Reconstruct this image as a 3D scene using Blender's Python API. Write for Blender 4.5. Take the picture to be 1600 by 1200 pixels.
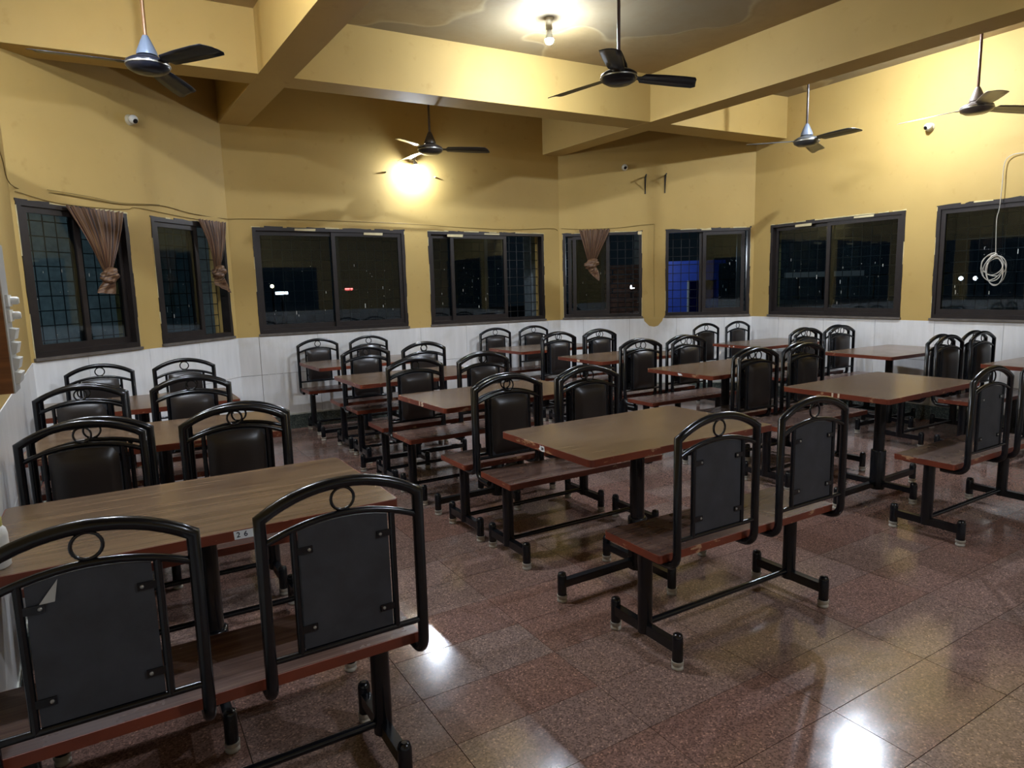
import bpy, math, random
from mathutils import Vector, Matrix
random.seed(7)
for o in list(bpy.data.objects): bpy.data.objects.remove(o)
SC = bpy.context.scene
COL = SC.collection
PI = math.pi
R = math.radians

# ------------------------------------------------------------------ camera
CAM_H, F_PX, PITCH, ROLL, YAW = 1.426, 1035.0, R(8.189), R(-1.5), R(31.0)
cd = bpy.data.cameras.new('camera'); cam = bpy.data.objects.new('camera', cd); COL.objects.link(cam)
cd.sensor_fit = 'HORIZONTAL'; cd.sensor_width = 36; cd.lens = F_PX*36/1600; cd.clip_start = .02; cd.clip_end = 200
_x = Vector((math.cos(YAW), -math.sin(YAW), 0)); _y = Vector((math.sin(YAW), math.cos(YAW), 0)); _z = Vector((0, 0, 1))
_f = _y*math.cos(PITCH) - _z*math.sin(PITCH); _u = _y*math.sin(PITCH) + _z*math.cos(PITCH)
_r2 = _x*math.cos(ROLL) + _u*math.sin(ROLL); _u2 = -_x*math.sin(ROLL) + _u*math.cos(ROLL)
m = Matrix((_r2, _u2, -_f)).transposed().to_4x4(); m.translation = (0, 0, CAM_H)
cam.matrix_world = m
SC.camera = cam

# ------------------------------------------------------------------ world, exposure
w = bpy.data.worlds.new('night'); SC.world = w; w.use_nodes = True
w.node_tree.nodes['Background'].inputs[0].default_value = (.008, .014, .020, 1)
w.node_tree.nodes['Background'].inputs[1].default_value = .08
vs = SC.view_settings
vs.view_transform = 'Standard'; vs.look = 'None'; vs.gamma = 1; vs.use_curve_mapping = False
vs.exposure = 2.15
BULB_W = 34.0            # strength of one LED bulb
BULB_COL = (.84, .94, 1.10)
# bulbs hanging below the ceiling of each bay (x, y); the last one is fixed to the window wall
CEILING_BULBS = [(3.22, 4.64, .85), (6.0, 3.45, 1.25), (.30, 3.5, .7), (2.9, -.9, .95)]   # x, y, relative brightness

# ------------------------------------------------------------------ helpers
class MB:
    def __init__(s): s.v = []; s.f = []; s.m = []; s.sm = []; s.uv = None
    def add(s, vs, fs, mi=0, sm=False):
        b = len(s.v); s.v += [tuple(p) for p in vs]
        for f in fs: s.f.append([i+b for i in f]); s.m.append(mi); s.sm.append(sm)
        return s
    def box(s, x0, x1, y0, y1, z0, z1, mi=0):
        return s.hexa([(x0,y0,z0),(x1,y0,z0),(x1,y1,z0),(x0,y1,z0)], [(x0,y0,z1),(x1,y0,z1),(x1,y1,z1),(x0,y1,z1)], mi)
    def hexa(s, a, b, mi=0):
        n = len(a)
        return s.add(list(a)+list(b), [list(range(n))[::-1], list(range(n, 2*n))]+[[i, (i+1) % n, n+(i+1) % n, n+i] for i in range(n)], mi)
    def prism(s, pts, z0, z1, mi=0):
        return s.hexa([(x, y, z0) for x, y in pts], [(x, y, z1) for x, y in pts], mi)
    def tube(s, pts, r, seg=8, closed=False, mi=0, caps=True):
        P = [Vector(p) for p in pts]; n = len(P); rings = []
        up = None
        for i in range(n):
            if closed: t = (P[(i+1) % n]-P[i-1])
            else: t = (P[min(i+1, n-1)]-P[max(i-1, 0)])
            # mitre
            if 0 < i < n-1 or closed:
                a = (P[i]-P[i-1]).normalized(); b = (P[(i+1) % n]-P[i]).normalized(); t = a+b
                k = 1/max(.5, math.sqrt(max(.0, (1+a.dot(b))/2)))
            else: k = 1; a = b = None
            t.normalize()
            if up is None:
                up = t.orthogonal().normalized()
            up = (up - t*up.dot(t)); up = up.normalized() if up.length > 1e-6 else t.orthogonal().normalized()
            sd = t.cross(up)
            ring = []
            bis = None
            if k > 1.01:
                bis = (b-a).normalized()
            for j in range(seg):
                an = 2*PI*j/seg
                o = (up*math.cos(an)+sd*math.sin(an))*r
                if bis is not None: o = o + bis*(o.dot(bis))*(k-1)
                ring.append(P[i]+o)
            rings.append(ring)
        vs = [p for rg in rings for p in rg]; fs = []
        for i in range(n if closed else n-1):
            i2 = (i+1) % n
            for j in range(seg):
                fs.append([i*seg+j, i*seg+(j+1) % seg, i2*seg+(j+1) % seg, i2*seg+j])
        s.add(vs, fs, mi, True)
        if caps and not closed:
            s.add(rings[0], [list(range(seg))[::-1]], mi); s.add(rings[-1], [list(range(seg))], mi)
        return s
    def lathe(s, prof, seg=16, c=(0, 0, 0), axis=(0, 0, 1), mi=0, sm=True):
        ax = Vector(axis).normalized(); e1 = ax.orthogonal().normalized(); e2 = ax.cross(e1); c = Vector(c)
        vs = []; fs = []
        for r, h in prof:
            for j in range(seg):
                a = 2*PI*j/seg; vs.append(c+ax*h+(e1*math.cos(a)+e2*math.sin(a))*max(r, 1e-4))
        for i in range(len(prof)-1):
            for j in range(seg): fs.append([i*seg+j, i*seg+(j+1) % seg, (i+1)*seg+(j+1) % seg, (i+1)*seg+j])
        n = len(prof)
        s.add(vs, fs, mi, sm)
        s.add(vs[:seg], [list(range(seg))[::-1]], mi); s.add(vs[(n-1)*seg:], [list(range(seg))], mi)
        return s
    def cyl(s, c, r, h0, h1, seg=12, mi=0): return s.lathe([(r, h0), (r, h1)], seg, c, mi=mi)
    def mesh(s, name):
        me = bpy.data.meshes.new(name); me.from_pydata(s.v, [], s.f)
        me.polygons.foreach_set('material_index', s.m); me.polygons.foreach_set('use_smooth', s.sm)
        if s.uv is not None:
            l = me.uv_layers.new(name='UVMap')
            for lp in me.loops: l.data[lp.index].uv = s.uv[lp.vertex_index]
        me.update(); return me

def link(name, data, parent=None, mats=(), loc=None):
    o = bpy.data.objects.new(name, data); COL.objects.link(o)
    if data is not None and mats:
        for mm in (mats if isinstance(mats, (list, tuple)) else [mats]): data.materials.append(mm)
    if parent is not None: o.parent = parent
    if loc is not None: o.location = loc
    return o
def obj(name, mb, mats, parent=None, bevel=0, loc=None):
    o = link(name, mb.mesh(name), parent, mats, loc)
    if bevel:
        b = o.modifiers.new('bevel', 'BEVEL'); b.width = bevel; b.segments = 2; b.limit_method = 'ANGLE'; b.angle_limit = R(40)
    return o
def tag(o, label=None, cat=None, group=None, kind=None):
    if label: o['label'] = label
    if cat: o['category'] = cat
    if group: o['group'] = group
    if kind: o['kind'] = kind
    return o
def empty(name, loc=(0, 0, 0), rz=0):
    o = bpy.data.objects.new(name, None); COL.objects.link(o); o.location = loc; o.rotation_euler = (0, 0, rz); o.empty_display_size = .1
    return o
def copy_tree(o, parent=None):
    c = o.copy(); COL.objects.link(c); c.parent = parent
    for ch in list(o.children): copy_tree(ch, c)
    return c

# ------------------------------------------------------------------ materials
def srgb(r, g, b):
    return tuple(((c/255)/12.92 if c/255 <= .04045 else ((c/255+.055)/1.055)**2.4) for c in (r, g, b))+(1,)
class NT:
    def __init__(s, name):
        s.mat = bpy.data.materials.new(name); s.mat.use_nodes = True; s.t = s.mat.node_tree
        s.b = s.t.nodes['Principled BSDF']
    def n(s, typ, **kw):
        nd = s.t.nodes.new(typ)
        for k, v in kw.items():
            if k.startswith('i_'):
                key = k[2:]; nd.inputs[int(key) if key.isdigit() else key.replace('_', ' ')].default_value = v
            else: setattr(nd, k, v)
        return nd
    def l(s, a, b): s.t.links.new(a, b)
    def set(s, **kw):
        for k, v in kw.items(): s.b.inputs[k.replace('_', ' ')].default_value = v
        return s
    def coords(s, scale=(1, 1, 1), kind='Object', rnd=False):
        tc = s.n('ShaderNodeTexCoord'); mp = s.n('ShaderNodeMapping'); mp.inputs['Scale'].default_value = scale
        src = tc.outputs[kind]
        if rnd:
            oi = s.n('ShaderNodeObjectInfo'); mu = s.n('ShaderNodeVectorMath', operation='SCALE'); mu.inputs[0].default_value = (17, 29, 11)
            s.l(oi.outputs['Random'], mu.inputs['Scale']); ad = s.n('ShaderNodeVectorMath', operation='ADD')
            s.l(src, ad.inputs[0]); s.l(mu.outputs[0], ad.inputs[1]); src = ad.outputs[0]
        s.l(src, mp.inputs['Vector']); return mp.outputs[0]
    def noise(s, vec, scale, detail=4, rough=.55):
        nd = s.n('ShaderNodeTexNoise'); nd.inputs['Scale'].default_value = scale; nd.inputs['Detail'].default_value = detail; nd.inputs['Roughness'].default_value = rough
        s.l(vec, nd.inputs['Vector']); return nd.outputs['Fac']
    def ramp(s, fac, stops, interp='LINEAR'):
        nd = s.n('ShaderNodeValToRGB'); nd.color_ramp.interpolation = interp; e = nd.color_ramp.elements
        while len(e) < len(stops): e.new(.5)
        for i, (p, c) in enumerate(stops):
            e[i].position = p; e[i].color = c if len(c) == 4 else tuple(c)+(1,)
        s.l(fac, nd.inputs['Fac']); return nd.outputs['Color']
    def mix(s, fac, a, b, mode='MIX'):
        nd = s.n('ShaderNodeMix', data_type='RGBA', blend_type=mode)
        for k, v in ((0, fac), (6, a), (7, b)):
            if hasattr(v, 'links'): s.l(v, nd.inputs[k])
            else: nd.inputs[k].default_value = v
        return nd.outputs[2]
    def bump(s, h, st=.2, dist=.01):
        nd = s.n('ShaderNodeBump'); nd.inputs['Strength'].default_value = st; nd.inputs['Distance'].default_value = dist
        s.l(h, nd.inputs['Height']); s.l(nd.outputs[0], s.b.inputs['Normal'])
    def base(s, c):
        if hasattr(c, 'links'): s.l(c, s.b.inputs['Base Color'])
        else: s.b.inputs['Base Color'].default_value = c
        return s
def plain(name, col, rough=.5, metal=0, spec=.5, vary=0.0, coat=0, bumpy=0):
    t = NT(name); t.set(Roughness=rough, Metallic=metal); t.b.inputs['Specular IOR Level'].default_value = spec
    t.b.inputs['Coat Weight'].default_value = coat; t.b.inputs['Coat Roughness'].default_value = .12
    v = t.coords(kind='Object', rnd=True)
    if vary:
        n1 = t.noise(v, 14, 5)
        dark = tuple(c*(1-vary) for c in col[:3])+(1,); lite = tuple(min(1, c*(1+vary)) for c in col[:3])+(1,)
        t.base(t.ramp(n1, [(.3, dark), (.7, lite)]))
        if bumpy: t.bump(n1, bumpy, .004)
    else: t.base(col)
    return t.mat
def emit(name, col, st):
    t = NT(name); t.set(Roughness=.3); t.base((.8, .8, .8, 1))
    t.b.inputs['Emission Color'].default_value = tuple(col)+(1,); t.b.inputs['Emission Strength'].default_value = st
    return t.mat

M = {}
def wall_paint():
    t = NT('yellow_paint'); t.set(Roughness=.62); t.b.inputs['Specular IOR Level'].default_value = .25
    v = t.coords(kind='Object'); n1 = t.noise(v, 1.3, 5); n2 = t.noise(v, 9, 6)
    c = t.ramp(n1, [(.25, srgb(173, 145, 84)), (.75, srgb(183, 155, 93))])
    c = t.mix(t.ramp(n2, [(.62, (0, 0, 0)), (.8, (1, 1, 1))]), c, srgb(166, 136, 76))
    t.base(c); t.bump(n2, .12, .006); return t.mat
M['paint'] = wall_paint()
def ceiling_mat():
    t = NT('ceiling_plaster'); t.set(Roughness=.65)
    v = t.coords(kind='Object'); n1 = t.noise(v, .55, 3); n2 = t.noise(v, 6, 8, .65)
    c = t.ramp(n1, [(.36, srgb(150, 126, 84)), (.50, srgb(158, 138, 98)), (.515, srgb(176, 160, 124)), (.525, srgb(140, 126, 98)), (.7, srgb(136, 124, 98))])
    c = t.mix(t.ramp(n2, [(.45, (0, 0, 0)), (.8, (.5, .5, .5))]), c, srgb(126, 104, 66))
    t.base(c)
    ad = t.n('ShaderNodeMath', operation='ADD'); st = t.ramp(n1, [(.495, (0, 0, 0)), (.515, (1, 1, 1))]); t.l(n2, ad.inputs[0]); t.l(st, ad.inputs[1])
    t.bump(ad.outputs[0], .35, .008); return t.mat
M['ceiling'] = ceiling_mat()
def tile_mat():
    t = NT('white_wall_tile'); t.set(Roughness=.28)
    v = t.coords((7, 7, .8), kind='Object', rnd=True); n1 = t.noise(v, 2.2, 6, .6)
    v2 = t.coords(kind='Object'); n2 = t.noise(v2, 3, 5)
    c = t.ramp(n1, [(.3, srgb(212, 211, 208)), (.7, srgb(226, 225, 223))])
    c = t.mix(t.ramp(n2, [(.55, (0, 0, 0)), (.85, (.6, .6, .6))]), c, srgb(172, 165, 148))
    t.base(c); return t.mat
M['dado'] = tile_mat()
M['grout'] = plain('grout', srgb(120, 112, 98), .8, vary=.2)
def floor_mat():
    t = NT('terrazzo'); t.b.inputs['Specular IOR Level'].default_value = .6
    v = t.coords(kind='Object', rnd=True)
    oi = t.n('ShaderNodeObjectInfo')
    base = t.ramp(oi.outputs['Random'], [(0, srgb(136, 106, 94)), (.35, srgb(130, 100, 89)), (.6, srgb(137, 113, 103)), (.85, srgb(133, 109, 99)), (1, srgb(137, 117, 108))])
    vo = t.n('ShaderNodeTexVoronoi'); vo.inputs['Scale'].default_value = 190; t.l(v, vo.inputs['Vector'])
    sp = t.n('ShaderNodeSeparateColor'); t.l(vo.outputs['Color'], sp.inputs[0])
    chips = t.ramp(sp.outputs[0], [(0, (.55, .55, .55)), (.3, (.85, .85, .85)), (.6, (1, 1, 1)), (.86, (1.15, 1.12, 1.08)), (.95, (1.7, 1.65, 1.55))], 'CONSTANT')
    c = t.mix(1.0, base, chips, 'MULTIPLY')
    n1 = t.noise(t.coords(kind='Generated'), 4, 5)
    t.base(c)
    rr = t.ramp(n1, [(.3, (.11,)*3), (.75, (.17,)*3)]); t.l(rr, t.b.inputs['Roughness'])
    return t.mat
M['floor'] = floor_mat()
M['skirt'] = None
def skirt_mat():
    t = NT('green_terrazzo'); t.set(Roughness=.4)
    v = t.coords(kind='Object'); vo = t.n('ShaderNodeTexVoronoi'); vo.inputs['Scale'].default_value = 110; t.l(v, vo.inputs['Vector'])
    sp = t.n('ShaderNodeSeparateColor'); t.l(vo.outputs['Color'], sp.inputs[0])
    t.base(t.ramp(sp.outputs[0], [(0, srgb(44, 52, 50)), (.6, srgb(66, 76, 72)), (.85, srgb(100, 108, 100))])); return t.mat
M['skirt'] = skirt_mat()
M['mortar'] = plain('white_mortar', srgb(190, 188, 176), .8, vary=.25, bumpy=.5)
def wood(name, c1, c2, c3, rough=.22):
    t = NT(name); t.set(Roughness=rough); t.b.inputs['Specular IOR Level'].default_value = .55
    v = t.coords((1.2, 22, 22), kind='Object', rnd=True); n1 = t.noise(v, 1.6, 7, .6)
    v2 = t.coords((2.5, 90, 90), kind='Object', rnd=True); n2 = t.noise(v2, 1.5, 4, .6)
    c = t.ramp(n1, [(.28, c1), (.5, c2), (.72, c3)])
    c = t.mix(t.ramp(n2, [(.4, (0, 0, 0)), (.7, (.5, .5, .5))]), c, c1)
    t.base(c); rr = t.ramp(t.noise(t.coords(kind='Object', rnd=True), 5, 4), [(.3, (rough*.97,)*3), (.7, (rough*1.1,)*3)]); t.l(rr, t.b.inputs['Roughness'])
    return t.mat
M['top'] = wood('walnut_laminate', srgb(76, 58, 45), srgb(106, 85, 65), srgb(124, 102, 78))
M['seat'] = wood('dark_walnut_laminate', srgb(66, 48, 42), srgb(92, 70, 60), srgb(112, 90, 78), .26)
def edge_mat():
    t = NT('red_brown_edge'); t.set(Roughness=.4)
    v = t.coords((3, 3, 9), kind='Object', rnd=True); n1 = t.noise(v, 3.0, 8, .7); n2 = t.noise(v, 1.1, 3)
    c = t.ramp(n2, [(.3, srgb(98, 44, 29)), (.7, srgb(126, 58, 34))])
    c = t.mix(t.ramp(n1, [(.60, (0, 0, 0)), (.62, (1, 1, 1))]), c, srgb(172, 134, 100))
    t.base(c); return t.mat
M['edge'] = edge_mat()
M['black'] = plain('black_enamel', srgb(10, 13, 18), .22, spec=.5, vary=.35)
M['vinyl'] = plain('dark_brown_vinyl', srgb(36, 31, 29), .34, spec=.5, vary=.15)
M['board'] = plain('charcoal_backing', srgb(48, 51, 57), .55, vary=.25, bumpy=.15)
M['screw'] = plain('steel_screw', srgb(170, 170, 165), .35, .8)
M['rubber'] = plain('grey_white_rubber', srgb(168, 162, 148), .6, vary=.3)
M['frame'] = plain('dark_bronze_aluminium', srgb(38, 32, 30), .38, .2, vary=.25)
M['sill'] = plain('grey_stone_sill', srgb(92, 84, 76), .6, vary=.3)
M['iron'] = plain('black_iron', srgb(16, 18, 22), .5)
M['tape'] = plain('masking_tape', srgb(196, 182, 140), .7, vary=.12)
M['white'] = plain('white_plastic', srgb(214, 214, 208), .4)
M['offwhite'] = plain('offwhite_plastic', srgb(190, 180, 150), .45)
M['lens'] = plain('black_lens', srgb(12, 12, 14), .2)
M['wire'] = plain('old_wire', srgb(120, 98, 46), .6)
M['cable'] = plain('grey_white_cable', srgb(176, 170, 158), .5)
M['panelwood'] = wood('teak_board', srgb(98, 60, 32), srgb(124, 78, 42), srgb(142, 92, 52), .4)
M['panelwhite'] = plain('grey_white_laminate', srgb(168, 168, 164), .4)
def glass_mat():
    t = NT('tinted_glass'); nt = t.t; nt.nodes.remove(t.b)
    out = nt.nodes['Material Output']
    lw = t.n('ShaderNodeLayerWeight'); lw.inputs['Blend'].default_value = .5
    pw = t.n('ShaderNodeMath', operation='POWER'); t.l(lw.outputs['Facing'], pw.inputs[0]); pw.inputs[1].default_value = 5
    fr = t.n('ShaderNodeMath', operation='MULTIPLY_ADD'); t.l(pw.outputs[0], fr.inputs[0]); fr.inputs[1].default_value = .9; fr.inputs[2].default_value = .04
    tr = t.n('ShaderNodeBsdfTransparent'); tr.inputs[0].default_value = (.62, .70, .74, 1)
    gl = t.n('ShaderNodeBsdfGlossy'); gl.inputs['Roughness'].default_value = .015; gl.inputs[0].default_value = (.9, .95, 1, 1)
    mx = t.n('ShaderNodeMixShader'); t.l(fr.outputs[0], mx.inputs[0]); t.l(tr.outputs[0], mx.inputs[1]); t.l(gl.outputs[0], mx.inputs[2])
    t.l(mx.outputs[0], out.inputs[0]); return t.mat
M['glass'] = glass_mat()
def curtain_mat():
    t = NT('striped_satin'); t.set(Roughness=.5)
    tc = t.n('ShaderNodeTexCoord'); mp = t.n('ShaderNodeMapping'); mp.inputs['Scale'].default_value = (24, .5, 1); t.l(tc.outputs['UV'], mp.inputs['Vector'])
    n1 = t.noise(mp.outputs[0], 1.0, 2, .4)
    t.base(t.ramp(n1, [(.30, srgb(40, 25, 18)), (.40, srgb(118, 86, 58)), (.46, srgb(58, 34, 24)), (.52, srgb(136, 104, 70)), (.58, srgb(84, 50, 34)), (.64, srgb(46, 30, 22))])); return t.mat
M['curtain'] = curtain_mat()
def glow(k): return emit('led_bulb_glow', BULB_COL, k*BULB_W/(PI*.0113))

# ------------------------------------------------------------------ the room
CEN = Vector((3.3, 2.3, 0)); ZC = 3.55; ZB = 3.085
CORN = [(-.495, 5.66), (1.09, 7.2), (5.1, 7.2), (7.0, 5.67), (7.0, -1.4), (5.1, -3.0), (1.1, -3.0), (-.245, -1.4)]
SIDES = ['left_diagonal', 'back', 'right_diagonal', 'right', 'front_right_diagonal', 'front', 'front_left_diagonal', 'left']
ZS0, ZS1 = 1.028, 2.108     # window opening
class Wall:
    def __init__(s, i):
        s.name = SIDES[i]
        a = Vector(CORN[i]+(0,)); b = Vector(CORN[(i+1) % 8]+(0,))
        s.a, s.b = a, b; s.t = (b-a).normalized(); s.len = (b-a).length
        n = Vector((-s.t.y, s.t.x, 0)); s.n = n if n.dot(CEN-a) > 0 else -n
    def pt(s, d, z, off=0): return s.a+s.t*d+s.n*off+Vector((0, 0, z))
    def box(s, mb, d0, d1, z0, z1, o0, o1, mi=0):
        q = lambda z: [s.pt(d0, z, o0), s.pt(d1, z, o0), s.pt(d1, z, o1), s.pt(d0, z, o1)]
        return mb.hexa(q(z0), q(z1), mi)
    def d_of(s, x=None, y=None):
        return (x-s.a.x)/s.t.x if x is not None else (y-s.a.y)/s.t.y
W = [Wall(i) for i in range(8)]
WA, WB, WC, WD, WF1, WF, WF2, WL = W
# window openings: wall -> list of (d0, d1)
OPEN = {
 0: [(WA.d_of(x=-.47), WA.d_of(x=.195)), (WA.d_of(x=.378), WA.d_of(x=1.045))],
 1: [(WB.d_of(x=1.315), WB.d_of(x=2.945)), (WB.d_of(x=3.245), WB.d_of(x=4.852))],
 2: [(WC.d_of(x=5.137), WC.d_of(x=5.922)), (WC.d_of(x=6.16), WC.d_of(x=6.965))],
 3: [(WD.d_of(y=5.42), WD.d_of(y=3.82)), (WD.d_of(y=3.51), WD.d_of(y=1.91)), (WD.d_of(y=1.6), WD.d_of(y=0.0))],
 5: [(WF.d_of(x=4.7), WF.d_of(x=3.2)), (WF.d_of(x=2.9), WF.d_of(x=1.5))],
}
for i, wl in enumerate(W):
    mb = MB(); ops = OPEN.get(i, []); T = -.2
    if not ops: wl.box(mb, 0, wl.len, 0, ZC, T, 0)
    else:
        wl.box(mb, 0, wl.len, 0, ZS0, T, 0); wl.box(mb, 0, wl.len, ZS1, ZC, T, 0)
        d = 0
        for d0, d1 in ops+[(wl.len, wl.len)]:
            if d0-d > 1e-3: wl.box(mb, d, d0, ZS0, ZS1, T, 0)
            d = d1
    wo = obj('wall_'+wl.name, mb, M['paint']); wo['kind'] = 'structure'
    # dado of large white tiles in two courses, standing proud of the wall
    g = MB(); wl.box(g, .002, wl.len-.002, .15, .995, 0, .003); obj('dado_bed', g, M['grout'], wo)
    x = 0; first = {1: .205, 0: .45, 2: .3, 3: .4}.get(i, .5); k = 0
    while x < wl.len-.01:
        x2 = min(wl.len, x+(first if k == 0 else .6)); k += 1
        for z0, z1 in ((.165, .602), (.606, 1.0)):
            tb = MB(); gp = .0035 if i == 1 and k == 2 else .0015; wl.box(tb, x+gp, x2-.0015, z0, z1, .003, .008); obj('wall_tile', tb, M['dado'], wo)
        x = x2
    # skirting
    sb = MB(); wl.box(sb, 0, wl.len, 0, .15, 0, .016); so = obj('baseboard_'+wl.name, sb, M['skirt']); so['kind'] = 'structure'
    sm = MB(); wl.box(sm, 0, wl.len, .15, .166, 0, .013); obj('mortar_line', sm, M['mortar'], so)

# paint that ran over the tiles below the pier between the diagonal windows
dm = MB(); pts = []
d0 = WC.d_of(x=5.96); d1 = WC.d_of(x=6.13)
outline = [(d0-.02, 1.0), (d0-.015, .965), (d0+.02, .93), (d0+.05, .9), (d0+.11, .888), (d0+.16, .9), (d0+.19, .935), (d0+.215, .965), (d0+.225, 1.0)]
dm.hexa([WC.pt(a, z, .0082) for a, z in outline], [WC.pt(a, z, .0095) for a, z in outline])
obj('paint_run', dm, M['paint'], bpy.data.objects['wall_right_diagonal'])

# floor: slab plus terrazzo tiles
fl = MB(); fl.prism(CORN, -.1, -.009); flo = obj('floor', fl, M['grout']); flo['kind'] = 'structure'
def clip(poly, a, b):
    out = []; n = Vector((b[1]-a[1], -(b[0]-a[0])))
    f = lambda p: (p[0]-a[0])*n.x+(p[1]-a[1])*n.y
    for i in range(len(poly)):
        p, q = poly[i], poly[(i+1) % len(poly)]; fp, fq = f(p), f(q)
        if fp >= 0: out.append(p)
        if fp*fq < 0: k = fp/(fp-fq); out.append((p[0]+(q[0]-p[0])*k, p[1]+(q[1]-p[1])*k))
    return out
TU, TV = .5665, .272; tiles = []
for i in range(-5, 11):
    for j in range(-17, 24):
        x, y = 1.945+i*TU, 1.205+j*TV; g = .0013
        p = [(x+g, y+g), (x+TU-g, y+g), (x+TU-g, y+TV-g), (x+g, y+TV-g)]
        for k in range(8):
            if len(p) > 2: p = clip(p, CORN[k], CORN[(k+1) % 8])
        if len(p) > 2:
            c = Vector((sum(q[0] for q in p)/len(p), sum(q[1] for q in p)/len(p), 0))
            rel = c-Vector((0, 0, CAM_H)); dep = rel.dot(_f); vis = dep > .3 and abs(rel.dot(_r2)) < dep*.85 and rel.dot(_u2) > -dep*.66
            tiles.append((0 if vis else 1, c.length, p, c))
tiles.sort(key=lambda t: (t[0], t[1]))
rest = MB(); shared = {}
for n, (vis, dist, p, c) in enumerate(tiles):
    if n < 296:
        if len(p) == 4 and abs((p[2][0]-p[0][0])-(TU-.0026)) < 1e-4 and abs((p[2][1]-p[0][1])-(TV-.0026)) < 1e-4:
            if 'm' not in shared:
                mb = MB(); mb.box(-(TU/2-.0013), TU/2-.0013, -(TV/2-.0013), TV/2-.0013, -.009, 0); shared['m'] = mb.mesh('floor_tile'); shared['m'].materials.append(M['floor'])
            o = link('floor_tile', shared['m'], flo, loc=(c.x, c.y, 0))
        else:
            mb = MB(); mb.prism([(a-c.x, b-c.y) for a, b in p], -.009, 0); o = obj('floor_tile', mb, M['floor'], flo, loc=(c.x, c.y, 0))
    else: rest.prism(p, -.009, 0)
o = obj('distant_floor_tiles', rest, M['floor'], flo); o['kind'] = 'stuff'

# ceiling and beams
cb = MB(); cb.prism([(-.9, -3.3), (7.3, -3.3), (7.3, 7.5), (-.9, 7.5)], ZC, ZC+.12); co = obj('ceiling', cb, M['ceiling']); co['kind'] = 'structure'
def beam(p, lab):
    b = MB(); b.prism(p, ZB+lab, ZC); o = obj('ceiling_beam', b, M['paint']); o['kind'] = 'structure'; return o
beam([(1.075, 7.3), (1.335, 7.3), (1.70, -3.1), (1.44, -3.1)], 0)
beam([(4.86, 7.3), (5.12, 7.3), (5.60, -3.1), (5.32, -3.1)], 0)
beam([(-.55, 5.585), (7.05, 5.24), (7.05, 5.57), (-.55, 5.845)], .0015)

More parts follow.
